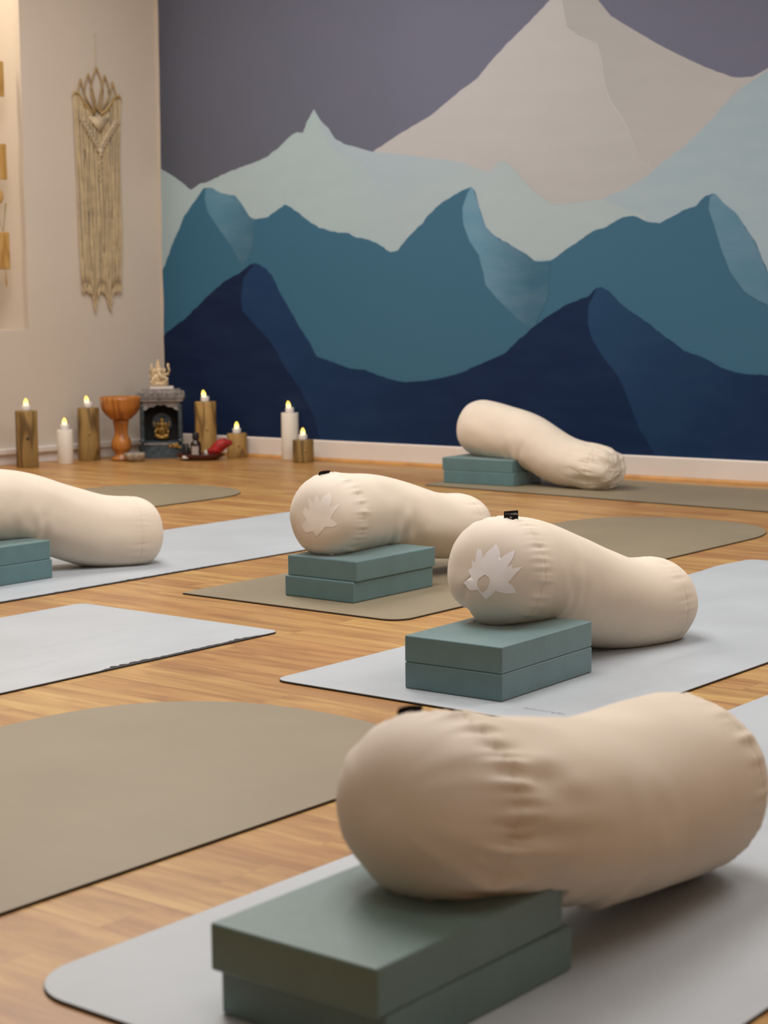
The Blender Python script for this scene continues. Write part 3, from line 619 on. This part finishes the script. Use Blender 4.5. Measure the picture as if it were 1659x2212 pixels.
        for q in ((CC, s.L-CC) if s.k != 5 else (s.L-CC,)):
            bm = bmesh.new(); pts = []
            for th in ths+[0]:
                v = s.clamp(s.pt(q, 1, th, s.wr(q, th)+.0002), .0003)-o0; pts.append(v)
            tube(bm, pts, .0005, 5); bmo('seam', bm, M['thread'], root)
        s.root = root; s.o0 = o0
        return root
    def drape(s, name, polys, mat, hole=None, off=.0006):
        bm = bmesh.new()
        for poly in polys:
            vs = [bm.verts.new((x, y, 0)) for x, y in poly]; es = [bm.edges.new((vs[i], vs[(i+1) % len(vs)])) for i in range(len(vs))]
            if hole:
                hv = [bm.verts.new((x, y, 0)) for x, y in hole]; es += [bm.edges.new((hv[i], hv[(i+1) % len(hv)])) for i in range(len(hv))]
            bmesh.ops.triangle_fill(bm, edges=es, use_beauty=True)
        for ax in (0, 1):
            for c in np.arange(-2.3, 2.3, .06):
                co = (c, 0, 0) if ax == 0 else (0, c, 0); no = (1, 0, 0) if ax == 0 else (0, 1, 0)
                bmesh.ops.bisect_plane(bm, geom=list(bm.verts)+list(bm.edges)+list(bm.faces), plane_co=co, plane_no=no)
        for v in bm.verts:
            g = math.hypot(v.co.x, v.co.y); th = math.atan2(v.co.y, v.co.x); q, rho = s.head(g, th)
            W_ = s.pt(q, rho, th, s.wr(q, th, rho)); W2 = s.pt(q, rho, th, s.wr(q, th, rho)+.004); nrm = W2-W_
            D = s.d[0]; u = min(g, 2)*PI/4; n2 = -D*math.cos(u)**.8+(nrm/.004)*0
            S_ = np.array([D[1], -D[0], 0.]); S_ /= np.linalg.norm(S_); U_ = np.cross(S_, D)
            n2 = n2+math.sin(u)**1.6*(math.cos(th)*S_+math.sin(th)*U_); n2 /= np.linalg.norm(n2)
            v.co = Vector(s.clamp(W_+n2*off, .0008)-s.o0)
        o = bmo(name, bm, mat, s.root, smooth=True); return o

def smooth_poly(P, keep):
    """round the sides of each petal a little, keeping the tips sharp"""
    out = []; n = len(P)
    for i in range(n):
        a, b = Vector(P[i]), Vector(P[(i+1) % n]); m = a.lerp(b, .5); c = Vector((.1, -.1)); d = (m-c)
        bulge = .05*(b-a).length; dn = d.normalized()*bulge if d.length else d
        out += [tuple(a), tuple(m+dn)]
    return out
LBL = {1: 'cream bolster cut by the left edge of the photo, sloping down onto a grey mat',
       2: 'cream bolster in the middle with a faint lotus print on its end',
       3: 'cream bolster with a clear white lotus print and a standing black tag',
       4: 'nearest and largest-looking cream bolster, with a creased end, in the right foreground',
       5: 'farthest cream bolster, leaning before the mural wall, its tail crumpled'}
BO = {}
for k in (1, 2, 3, 4, 5):
    b = Bolster(k); b.build(LBL[k]); BO[k] = b
BO[3].drape('lotus_print', [smooth_poly(L3, 0)], M['print'], hole=H3)
BO[2].drape('lotus_print', [smooth_poly(L2, 0)], M['print_faint'])

def brand_tag(b, gth, size, lean, yaw, folded=False, text=True):
    g, th = gth; q, rho = b.head(g, th); W_ = b.pt(q, rho, th, b.wr(q, th))-b.o0
    wd, ht = size
    bm = bmesh.new()
    # doubled ribbon, slightly curled
    n = 10
    for sgn in (-1, 1):
        rows = []
        for j in range(7):
            z = ht*j/6; rows.append([bm.verts.new((wd*(i/n-.5), sgn*(.0009*(1-(j/6)**3))+.0016*math.sin(i/n*PI*1.3)*(j/6)+(.002*(i/n)**2), z+.0022*(i/n-.5)*(j/6))) for i in range(n+1)])
        for A, B in zip(rows, rows[1:]):
            for i in range(n): bm.faces.new((A[i], A[i+1], B[i+1], B[i]))
    bmesh.ops.solidify(bm, geom=list(bm.faces), thickness=.0004)
    t = bmo('brand_tag', bm, M['tag'], b.root, loc=tuple(W_+np.array([0, 0, -.002]))); t.rotation_euler = (lean, 0, yaw)
    if text:
        text_mesh('tag_thin_letters', 'lotus', .0052, M['tagfaint'], t, (-.0058, -.0024, ht*.70), (PI/2, 0, 0), .0002)
        text_mesh('tag_bold_letters', 'crafts', .0056, M['tagtext'], t, (.0062, -.0026, ht*.70), (PI/2, 0, 0), .0003)
        lb_ = bmesh.new()
        for a in (-.9, -.45, 0, .45, .9):
            vs = [lb_.verts.new((0, 0, 0)), lb_.verts.new((.0009*math.cos(a)+.002*math.sin(a)-.0003, 0, .002*math.cos(a))), lb_.verts.new((.0036*math.sin(a), 0, .0036*math.cos(a))), lb_.verts.new((-.0009*math.cos(a)+.002*math.sin(a)+.0003, 0, .002*math.cos(a)))]
            lb_.faces.new(vs)
        g_ = bmesh.ops.extrude_face_region(lb_, geom=list(lb_.faces)); bmesh.ops.translate(lb_, vec=(0, -.0004, 0), verts=[v for v in g_['geom'] if isinstance(v, bmesh.types.BMVert)])
        bmo('tag_lotus_mark', lb_, M['tagtext'], t, loc=(0, -.0028, ht*.22))
    return t
brand_tag(BO[3], (1.82, 1.32), (.026, .017), 0.0, -.12)
brand_tag(BO[2], (1.72, 1.66), (.028, .012), .75, .45, text=False)
brand_tag(BO[4], (1.80, 1.98), (.026, .012), .7, .25, text=False)
# closing cords peeping out below two heads
for k, th in ((3, -2.0), (2, -1.35)):
    b = BO[k]; q, rho = b.head(1.55, th); p = b.clamp(b.pt(q, rho, th), .001)-b.o0; z = SUP[k][3]-Z0+.0018
    bm = bmesh.new(); tube(bm, [(p[0]+.012, p[1]+.01, z), (p[0], p[1], z), (p[0]-.004, p[1]-.008, z+.001), (p[0]+.006, p[1]-.012, z)], .0014, 6)
    bmo('drawcord', bm, M['print'], b.root, smooth=True)
# folded-over seam across the crumpled tail
b = BO[5]; bm = bmesh.new(); pts = []
for i in range(26):
    u = i/25; th = 1.25-1.75*u; q = b.L-.075+.085*u; rho = 1 if q < b.L-CC else math.sqrt(max(.05, 1-((q-b.L+CC)/CC)**2))
    pts.append(b.clamp(b.pt(q, rho, th, b.wr(q, th, rho)-.001), .001)-b.o0)
tube(bm, pts, .0045, 8, taper=[min(1, .25+i/6, .25+(25-i)/6) for i in range(26)])
bmo('overlap_fold', bm, M['fabric'], b.root, smooth=True)

# ------------------------------------------------------------------ candles along the wall
def wood_log(x, y, r, h, ang, mat, label):
    bm = bmesh.new()
    prof = [(0, 0), (r*.97, 0), (r, .003), (r, h*.33), (r*.985, h*.66), (r, h-.004), (r*.975, h), (r*.3, h), (0, h)]
    n = 44; rings = []
    for k, (rr, z) in enumerate(prof):
        if rr == 0: rings.append([bm.verts.new((0, 0, z))]); continue
        rings.append([bm.verts.new((rr*(1+.025*math.sin(2*a+ang*3)+.012*math.sin(5*a+ang))*math.cos(a), rr*(1+.025*math.sin(2*a+ang*3)+.012*math.sin(5*a+ang))*math.sin(a), z)) for a in [2*PI*i/n for i in range(n)]])
    for A, B in zip(rings, rings[1:]):
        for i in range(n):
            vs = []
            for v in (A[i % len(A)], A[(i+1) % len(A)], B[(i+1) % len(B)], B[i % len(B)]):
                if v not in vs: vs.append(v)
            if len(vs) > 2: bm.faces.new(vs)
    o = bmo('wooden_candle_holder', bm, mat, loc=(x, y, .0003), rz=ang, smooth=False)
    for p in o.data.polygons: p.use_smooth = abs(p.normal.z) < .7
    # a knot standing slightly out of the bark side
    bm = bmesh.new(); a = -PI/2-ang+.25; blob(bm, (r*.965*math.cos(a), r*.965*math.sin(a), h*.52), (.006, .006, .008), 2)
    bmo('knot', bm, M['bottle'] if h > .2 and x < -1.4 else mat, o)
    return tag(o, label, 'candle holder', 'log candle holders along the walls')
def tealight(x, y, z, label, lean=0, off=(0, 0)):
    e = empty('led_tealight', (x+off[0], y+off[1], z), 0, label, 'candle', 'lit electric tealights')
    bm = bmesh.new(); lathe(bm, [(0, 0), (.0175, 0), (.0185, .002), (.0185, .0195), (.017, .022), (.0135, .0235), (.010, .021), (0, .0205)], 32); bmo('body', bm, M['led'], e, smooth=True)
    bm = bmesh.new(); lathe(bm, [(0, 0), (.0050, .0), (.0088, .006), (.0098, .012), (.0086, .019), (.0055, .026), (.0022, .031), (0, .0325)], 20)
    o = bmo('flame', bm, M['flame'], e, loc=(-.004 if lean else 0, -.002, .0195), smooth=True); o.rotation_euler = (0, lean, 0)
    return e
hs = [  # x, y, radius, height, turn, material, holder label, tealight label, flame lean
 (-1.500, 7.640, .0455, .238, 2.2, 'wood_holder', 'tall log candle holder with a dark knot, standing farthest left', 'lit tealight on the tall log holder farthest left', 0),
 (-1.288, 7.940, .0465, .231, .6, 'wood_holder', 'tall plain log candle holder left of the wooden goblet', 'lit tealight on the tall log left of the goblet', -.12),
 (-.786, 8.035, .0465, .247, 1.3, 'wood_holder2', 'tall split-grain log candle holder right of the grey shrine', 'lit tealight on the tall log right of the shrine', -.12),
 (-.648, 8.030, .0440, .106, .2, 'wood_holder2', 'short log candle holder with a round knot, beside the red pouch', 'lit tealight on the short log beside the red pouch', 0),
 (-.344, 7.765, .0450, .095, 2.6, 'wood_holder', 'short log candle holder in front of the tall white candle', 'lit tealight on the short log in front of the tall white candle', 0)]
for (x, y, r, h, a, m, l1, l2, ln) in hs:
    wood_log(x, y, r, h, a, M[m], l1); tealight(x, y, h+.0006, l2, ln)
for (x, y, r, h, l1, l2) in [(-1.366, 7.785, .0335, .146, 'short white pillar candle between two log holders', 'lit tealight on the short white pillar'),
                             (-.406, 7.905, .0375, .203, 'tall white pillar candle in front of the navy mural', 'lit tealight on the tall white pillar')]:
    bm = bmesh.new(); lathe(bm, [(0, 0), (r-.001, 0), (r, .002), (r, h-.003), (r-.002, h), (r*.6, h-.0008), (0, h-.001)], 44)
    o = bmo('pillar_candle', bm, M['candle'], loc=(x, y, .0003)); 
    for p in o.data.polygons: p.use_smooth = abs(p.normal.z) < .7
    tag(o, l1, 'candle', 'white pillar candles'); tealight(x, y, h+.0002, l2, -.1 if h > .2 else 0)

# ------------------------------------------------------------------ wooden goblet
e = empty('wooden_goblet', (-1.146, 7.935, .0003), 0, 'turned orange wooden goblet with a wide bowl, between a log holder and the shrine', 'goblet')
bm = bmesh.new()
lathe(bm, [(0, 0), (.040, 0), (.046, .003), (.044, .010), (.028, .022), (.026, .030), (.037, .042), (.043, .058), (.043, .080), (.036, .098), (.029, .112), (.030, .140), (.034, .165), (.036, .172), (.030, .178)], 48)
bmo('stem', bm, M['goblet'], e, smooth=True)
bm = bmesh.new()
lathe(bm, [(0, .176), (.030, .176), (.046, .180), (.052, .188), (.066, .200), (.080, .218), (.086, .235), (.088, .262), (.090, .275), (.084, .278), (.080, .262), (.072, .225), (.05, .205), (0, .200)], 56)
bmo('bowl', bm, M['goblet'], e, smooth=True)

# ------------------------------------------------------------------ shrine with a seated figure inside
sx, sy = -.985, 8.075
e = empty('small_shrine', (sx, sy, .0003), .06, 'dark grey carved shrine with a gilt seated figure inside, in the corner', 'shrine')
bm = bmesh.new()
def oval(hx, hy, n=40, ex=.75): return [(hx*math.copysign(abs(math.cos(2*PI*i/n))**ex, math.cos(2*PI*i/n)), hy*math.copysign(abs(math.sin(2*PI*i/n))**ex, math.sin(2*PI*i/n))) for i in range(n)]
prism(bm, oval(.108, .072), 0, .022); prism(bm, oval(.100, .066), .022, .034)
prism(bm, oval(.104, .062), .034, .056); prism(bm, oval(.090, .054), .056, .072)
bmo('base', bm, M['stone'], e)
bm = bmesh.new()
box(bm, (0, .046, .158), (.168, .012, .18), .002); box(bm, (-.083, .012, .158), (.016, .078, .18), .002); box(bm, (.083, .012, .158), (.016, .078, .18), .002)
bmo('housing', bm, M['stone'], e)
bm = bmesh.new(); box(bm, (0, .037, .16), (.148, .004, .172)); bmo('dark_lining', bm, M['stone_dark'], e)
for sgn in (-1, 1):
    bm = bmesh.new(); pr = [(0, .070), (.013, .070), (.013, .078)]
    for i in range(12):
        z = .080+i*.012; pr += [(.0105, z), (.0082, z+.006)]
    pr += [(.012, .226), (.012, .234), (0, .234)]
    lathe(bm, pr, 16, c=(sgn*.084, -.034)); bmo('column', bm, M['stone'], e, smooth=True)
# scalloped arch
bm = bmesh.new(); N = 36; topz = .252; front = []
for i in range(N+1):
    x = -.082+.164*i/N; u = abs(x)/.082
    z = .232-.030*u**1.5 + .006*abs(math.sin(u*PI*2.5)); front.append((x, z))
vs0 = [bm.verts.new((x, -.040, z)) for x, z in front]; vs1 = [bm.verts.new((x, -.040, topz)) for x, z in front]
for i in range(N): bm.faces.new((vs0[i], vs0[i+1], vs1[i+1], vs1[i]))
g = bmesh.ops.extrude_face_region(bm, geom=list(bm.faces)); bmesh.ops.translate(bm, vec=(0, .012, 0), verts=[v for v in g['geom'] if isinstance(v, bmesh.types.BMVert)])
bmo('scalloped_arch', bm, M['stone_light'], e)
bm = bmesh.new()
box(bm, (0, .004, .256), (.196, .112, .012), .002); box(bm, (0, .004, .268), (.210, .122, .012), .003); box(bm, (0, .006, .284), (.186, .104, .022), .004); box(bm, (0, .006, .2985), (.170, .092, .008), .002)
for i in range(15):
    x = -.098+.196*i/14; blob(bm, (x, -.056, .2745), (.006, .005, .009), 1)
for i in range(5): blob(bm, (-.08+.04*i, -.046, .286), (.014, .006, .010), 2)
for sgn in (-1, 1): blob(bm, (sgn*.100, -.052, .284), (.008, .006, .014), 2)
bmo('cornice', bm, M['stone_light'], e)
bm = bmesh.new()
for i in range(15):                                    # curled ornaments on the base rim
    x = -.07+.14*i/14; blob(bm, (x, -.056-.006*math.cos(x*18), .062), (.008, .006, .006), 1)
bmo('foliage', bm, M['stone_light'], e)
bm = bmesh.new()
for x, z in ((.052, .060), (.062, .056), (.071, .051), (.080, .047), (.058, .050), (.068, .062), (.040, .052)):
    blob(bm, (x, -.063+.10*max(0, abs(x)-.05), z), (.008, .005, .006), 2)
bmo('gilt_petals', bm, M['gold'], e)
bm = bmesh.new()
bmesh.ops.create_cone(bm, cap_ends=True, segments=36, radius1=.044, radius2=.044, depth=.004, matrix=Matrix.Translation((0, .028, .150)) @ Matrix.Rotation(PI/2, 4, 'X'))
bmo('halo_disc', bm, M['stone'], e)
bm = bmesh.new()                                       # seated figure
blob(bm, (0, .004, .088), (.032, .018, .010), 3); blob(bm, (-.016, -.004, .094), (.018, .010, .008), 2, .25); blob(bm, (.016, -.004, .094), (.018, .010, .008), 2, -.25)
blob(bm, (0, .006, .115), (.019, .013, .024), 3); blob(bm, (0, .003, .144), (.014, .011, .013), 3); blob(bm, (0, .005, .163), (.009, .008, .011), 2)
for sgn in (-1, 1):
    blob(bm, (sgn*.017, .006, .144), (.007, .003, .010), 2)
    tube(bm, [(sgn*.015, .006, .130), (sgn*.029, .002, .116), (sgn*.026, -.008, .102)], [.006, .005, .004], 8)
    tube(bm, [(sgn*.015, .010, .130), (sgn*.033, .008, .140), (sgn*.034, .002, .158)], [.005, .004, .003], 8)
tube(bm, [(0, -.008, .142), (.003, -.014, .128), (-.004, -.015, .114), (-.009, -.013, .108)], [.006, .005, .004, .003], 8)
bmo('gilt_figure', bm, M['gold'], e, smooth=True)

# cream carved figurine on the roof of the shrine
e = empty('carved_figurine', (sx-.002, sy, .3034), .1, 'cream carved four-armed elephant-headed figurine on a white plinth, on the shrine roof', 'figurine')
bm = bmesh.new(); box(bm, (.006, 0, .006), (.104, .056, .012), .002); bmo('plinth', bm, M['plinth'], e)
bm = bmesh.new()
blob(bm, (-.004, .002, .022), (.042, .022, .012), 3); blob(bm, (-.026, -.006, .028), (.020, .012, .011), 2, .3); blob(bm, (.018, -.008, .030), (.020, .012, .010), 2, -.35)
blob(bm, (-.004, .002, .050), (.024, .018, .024), 3)
blob(bm, (-.005, -.002, .080), (.016, .014, .016), 3)
blob(bm, (-.008, .003, .099), (.013, .011, .010), 2); blob(bm, (-.008, .003, .111), (.009, .008, .009), 2); blob(bm, (-.008, .003, .122), (.005, .005, .009), 2)
for sgn in (-1, 1):
    blob(bm, (-.005+sgn*.021, .004, .080), (.010, .004, .014), 2, sgn*.3)
    tube(bm, [(sgn*.018-.004, .004, .062), (sgn*.036, .004, .066), (sgn*.041, .002, .084), (sgn*.036, 0, .100)], [.007, .006, .005, .005], 8)
    blob(bm, (sgn*.036, 0, .104), (.006, .005, .010), 2)
    tube(bm, [(sgn*.018-.004, 0, .056), (sgn*.032, -.010, .044), (sgn*.026, -.018, .034)], [.007, .006, .005], 8)
tube(bm, [(-.005, -.012, .078), (-.001, -.020, .064), (.006, -.022, .052), (.014, -.020, .046), (.018, -.018, .050)], [.0065, .006, .005, .004, .003], 8)
tube(bm, [(-.040, .006, .040), (-.044, .006, .060), (-.042, .006, .084)], [.005, .004, .003], 8)
bmo('figure', bm, M['cream'], e, smooth=True)

# ------------------------------------------------------------------ small things before the shrine
e = empty('stone_bowl', (-1.078, 7.865, .0003), .2, 'small rough grey stone bowl with a silvery inside, in front of the goblet', 'bowl')
bm = bmesh.new(); lathe(bm, [(0, .002), (.022, 0), (.032, .004), (.042, .016), (.047, .030), (.046, .037), (.041, .037), (.037, .026), (.02, .012), (0, .010)], 36, sy=.8, wob=.05); bmo('shell', bm, M['shell'], e, smooth=True)
bm = bmesh.new(); lathe(bm, [(0, .012), (.02, .014), (.035, .026), (.0395, .0362), (.0375, .0362), (.0335, .028), (.019, .0155), (0, .0135)], 36, sy=.8, wob=.05); bmo('lining', bm, M['shell_in'], e, smooth=True)

bm = bmesh.new(); lathe(bm, [(0, 0), (.060, 0), (.078, .004), (.100, .018), (.108, .026), (.106, .028), (.096, .021), (.074, .008), (.055, .0055), (0, .005)], 56, sy=.5)
tag(bmo('oval_dish', bm, M['dish'], loc=(-.797, 7.900, .0003), smooth=True), 'dark red oval dish holding a bottle and a red pouch', 'dish')
e = empty('oil_bottle', (-.815, 7.880, .0063), -.05, 'small dark amber bottle with a blank white label, standing on the red dish', 'bottle')
bm = bmesh.new(); lathe(bm, [(0, 0), (.018, 0), (.020, .002), (.020, .058), (.017, .066), (.010, .072), (.0095, .078), (0, .078)], 32); bmo('glass', bm, M['bottle'], e, smooth=True)
bm = bmesh.new(); lathe(bm, [(0, .0785), (.0125, .0785), (.013, .080), (.0125, .100), (.011, .103), (0, .103)], 28); bmo('cap', bm, M['cap'], e, smooth=True)
bm = bmesh.new(); n = 16
A = [bm.verts.new((.0211*math.cos(a), .0211*math.sin(a), .012)) for a in [-PI/2-.62+1.24*i/n for i in range(n+1)]]; B = [bm.verts.new((v.co.x, v.co.y, .052)) for v in A]
for i in range(n): bm.faces.new((A[i], A[i+1], B[i+1], B[i]))
bmesh.ops.solidify(bm, geom=list(bm.faces), thickness=.0004); bmo('paper_label', bm, M['paper'], e); e.scale = (1.2, 1.2, 1.12)
bm = bmesh.new(); lathe(bm, [(0, 0), (.014, 0), (.015, .002), (.015, .042), (.010, .050), (.010, .062), (0, .062)], 24)
tag(bmo('dark_bottle', bm, M['cap'], loc=(-.858, 7.905, .0100), smooth=True), 'shorter black bottle just left of the amber one', 'bottle')
bm = bmesh.new(); box(bm, (0, 0, .006), (.034, .022, .012), .003, rz=.3)
tag(bmo('white_packet', bm, M['paper'], loc=(-.857, 7.870, .0105)), 'little white packet lying on the dish left of the amber bottle', 'packet')
bm = bmesh.new(); lathe(bm, [(0, 0), (.013, 0), (.015, .002), (.015, .030), (.013, .032), (0, .032)], 24)
tag(bmo('cream_jar', bm, M['candle'], loc=(-.768, 7.925, .0100), smooth=True), 'small cream jar half hidden by the red pouch', 'jar')
bm = bmesh.new(); bmesh.ops.create_icosphere(bm, subdivisions=4, radius=1)
for v in bm.verts:
    c = v.co.copy(); s_ = 1-.30*max(0, -c.x)+.12*noise.noise(c*2.4); v.co = Vector((c.x*.058*s_, c.y*.026*s_, c.z*.021*s_+.006*math.sin(c.x*3)))
    v.co += c*.003*noise.noise(c*7)
bmesh.ops.scale(bm, vec=(1.15, 1.15, 1.3), verts=bm.verts); bmesh.ops.rotate(bm, cent=(0, 0, 0), matrix=Matrix.Rotation(-.34, 3, 'Y'), verts=bm.verts)
mz = min(v.co.z for v in bm.verts); bmesh.ops.translate(bm, vec=(0, 0, -mz), verts=bm.verts)
o = bmo('red_pouch', bm, M['red'], loc=(-.722, 7.895, .017), rz=.1, smooth=True); tag(o, 'crumpled red cloth pouch on the right rim of the dish', 'pouch')

# ------------------------------------------------------------------ things on the left wall (x runs left from the corner, y comes off the wall)
Rw = Matrix.Translation(CORNER) @ Matrix.Rotation(AL, 4, 'Z')
def wall_empty(name, u, z, y, label, cat, group=None):
    o = bpy.data.objects.new(name, None); COL.objects.link(o); o.matrix_world = Rw @ Matrix.Translation((u, y, z)); o.empty_display_size = .05
    return tag(o, label, cat, group)
mc = wall_empty('macrame_hanging', .343, 1.5, .002, 'long cream macrame wall hanging topped by a lotus-shaped hoop', 'wall hanging')
F = -1      # photo right = smaller u
bm = bmesh.new(); tube(bm, [(-.008, .004, .355), (-.009, .004, .30), (-.007, .005, .215)], .0014, 6); bmo('hanging_loop', bm, M['cotton_light'], mc)
bm = bmesh.new(); box(bm, (-.008, .003, .357), (.004, .006, .004), .001); bmo('nail', bm, M['skirt'], mc)
def petal(bm, base, tip, width, r, lean=0):
    b, t = Vector(base), Vector(tip); d = t-b; n_ = Vector((-d.y, d.x)).normalized()
    for sgn in (-1, 1):
        pts = []
        for i in range(15):
            u = i/14; w_ = width*(math.sin(PI*min(1, u*1.02))**.85)*(1-.25*u); p = b+d*u+n_*(sgn*w_+lean*math.sin(PI*u)); pts.append((p.x, .010, p.y))
        tube(bm, pts, r, 6)
hp = bmesh.new()
petal(hp, (-.005, .025), (-.005, .210), .036, .0036)
for sgn in (-1, 1):
    petal(hp, (sgn*.006-.004, .022), (sgn*.043-.005, .180), .026, .0034, lean=-sgn*.018)
    petal(hp, (sgn*.012-.004, .016), (sgn*.084-.005, .155), .024, .0036, lean=-sgn*.034)
bmo('lotus_hoop', hp, M['rattan'], mc, smooth=True)
hp = bmesh.new()
for sgn in (-1, 1):
    pts = [(sgn*.016-.004, .012, .010), (sgn*.040-.004, .012, .022), (sgn*.068-.004, .012, .052), (sgn*.094-.004, .012, .088), (sgn*.118-.004, .012, .096), (sgn*.128-.004, .012, .078)]
    tube(hp, pts, [.009, .0085, .007, .006, .006, .004], 8)
bmo('hoop_rim', hp, M['rattan'], mc, smooth=True)
# wrapped cords over the rim, knotted pattern, fringe
bm = bmesh.new(); ncd = 34; rnd = random.Random(5)
def top_z(x):
    a = abs(x+.004); return np.interp(a, [0, .016, .04, .068, .094, .118, .13], [.004, .004, .014, .042, .078, .086, .070])
for i in range(ncd):
    x = -.127+.246*i/(ncd-1); zt = top_z(x)
    a = abs(x+.004)/.125; zb = -.735-.012*rnd.random() - (.085*math.exp(-((a-.36)/.13)**2))
    xb = x*.86; ph_ = rnd.random()*6
    pts = []
    for j in range(17):
        u = j/16; pts.append((x+(xb-x)*u+.0016*math.sin(u*9+ph_), .008+.003*math.sin(u*7+ph_*2)+.003*(i % 2), zt+(zb-zt)*u))
    tube(bm, pts, (.0030 if i % 3 else .0038), 6, taper=[1]*16+[.75])
bmo('fringe', bm, M['cotton'], mc, smooth=True)
bm = bmesh.new()
for i in range(ncd):
    x = (-.127+.246*i/(ncd-1)); a = abs(x+.004)/.125; n_ = 3
    zb = -.740 - (.085*math.exp(-((a-.36)/.13)**2))
    for k in range(n_):
        x2 = x*.86+.003*rnd.uniform(-1, 1); z2 = zb+.01-k*.010; tube(bm, [(x2, .012, z2), (x2+.004*rnd.uniform(-1, 1), .012+.004*rnd.random(), z2-.016-.012*rnd.random())], [.0034, .0014], 5)
bmo('frayed_ends', bm, M['cotton'], mc)
bm = bmesh.new()                                       # plaited V with small picot knots
vpts = [(-.004, .018, .012), (.05, .018, -.004), (.062, .018, -.028), (-.004, .018, -.082)]
f0 = [bm.verts.new(p) for p in ((-.060, .021, -.006), (.050, .021, -.006), (-.006, .023, -.070), (-.060, .014, -.006), (.050, .014, -.006), (-.006, .016, -.070))]
for q_ in ((0, 1, 2), (5, 4, 3), (0, 3, 4, 1), (1, 4, 5, 2), (2, 5, 3, 0)): bm.faces.new([f0[i_] for i_ in q_])
for i in range(9):
    u = i/8
    for sgn in (-1, 1):
        x = -.006+sgn*(.092-.086*u); z = -.018-.118*u
        tube(bm, [(x, .018, z), (x+sgn*.010, .021, z+.006), (x+sgn*.012, .020, z-.004), (x+sgn*.002, .018, z-.012)], .0042, 6)
        tube(bm, [(x, .017, z), (x-sgn*.014, .019, z-.010)], .0046, 6)
        tube(bm, [(x-sgn*.004, .016, z+.006), (x-sgn*.022, .017, z-.018)], .004, 6)
blob(bm, (-.008, .022, -.150), (.013, .008, .013), 2); blob(bm, (-.008, .021, -.167), (.007, .006, .009), 2)
for i in range(9): blob(bm, (-.008+.003*(-1)**i, .019, -.182-.012*i), (.0045, .004, .007), 1)
bmo('knotted_panel', bm, M['cotton_light'], mc, smooth=True)

# string of wooden plaques hanging in the niche
pq = wall_empty('plaque_garland', .905, 1.2, -.035, 'hanging string of golden wooden plaques in the recess, cut by the left edge', 'hanging ornament')
def plaque(z, w_, h, x, mat):
    bm = bmesh.new(); box(bm, (x, 0, z), (w_, .014, h), .005, seg=3); bmo('plaque', bm, mat, pq)
plaque(.430, .20, .148, -.020, M['plaque']); plaque(.085, .20, .150, -.021, M['plaque']); plaque(-.290, .20, .158, -.022, M['plaque'])
bm = bmesh.new()
for x in (-.06, .06): tube(bm, [(x, 0, 1.2), (x, 0, .9), (x, 0, .446)], .0012, 6)
bmo('hanging_string', bm, M['string'], pq)
for a_, b_ in (((.0, .298), (-.02, .125)), ((.02, -.025), (-.04, -.211))):
    for x in (-.055, .055):
        bm = bmesh.new(); tube(bm, [(a_[0]+x, 0, a_[1]), ((a_[0]+b_[0])/2+x, 0, (a_[1]+b_[1])/2), (b_[0]+x, 0, b_[1])], .0012, 6); bmo('string', bm, M['string'], pq)
for x, z, s_ in ((-.072, .235, .016), (-.080, -.062, .022)):
    bm = bmesh.new(); blob(bm, (x, 0, z), (s_, .010, s_*1.4), 2); bmo('bead', bm, M['plaque'] if z < 0 else M['string'], pq, smooth=True)
bm = bmesh.new(); tube(bm, [(-.112, .0, -.090), (-.104, .0, -.15), (-.094, 0, -.212)], [.0035, .0022, .002], 6); bmo('twig', bm, M['string'], pq)
bm = bmesh.new(); tube(bm, [(-.100, 0, -.368), (-.101, 0, -.40), (-.102, 0, -.432), (-.102, 0, -.444)], [.0012, .003, .0042, .002], 8); bmo('pendant', bm, M['plaque'], pq)
nj = wall_empty('white_jar', .870, NIz+.0005, -.10, 'white jar on the sill of the recess, cut by the left edge', 'jar')
bm = bmesh.new(); lathe(bm, [(0, .014), (.036, .014), (.040, .02), (.040, .085), (.034, .097), (.026, .105), (0, .106)], 32); bmo('body', bm, M['led'], nj, smooth=True)
bm = bmesh.new(); lathe(bm, [(0, 0), (.036, 0), (.037, .003), (.036, .0138), (0, .0138)], 32); bmo('foot', bm, M['dish'], nj, smooth=True)
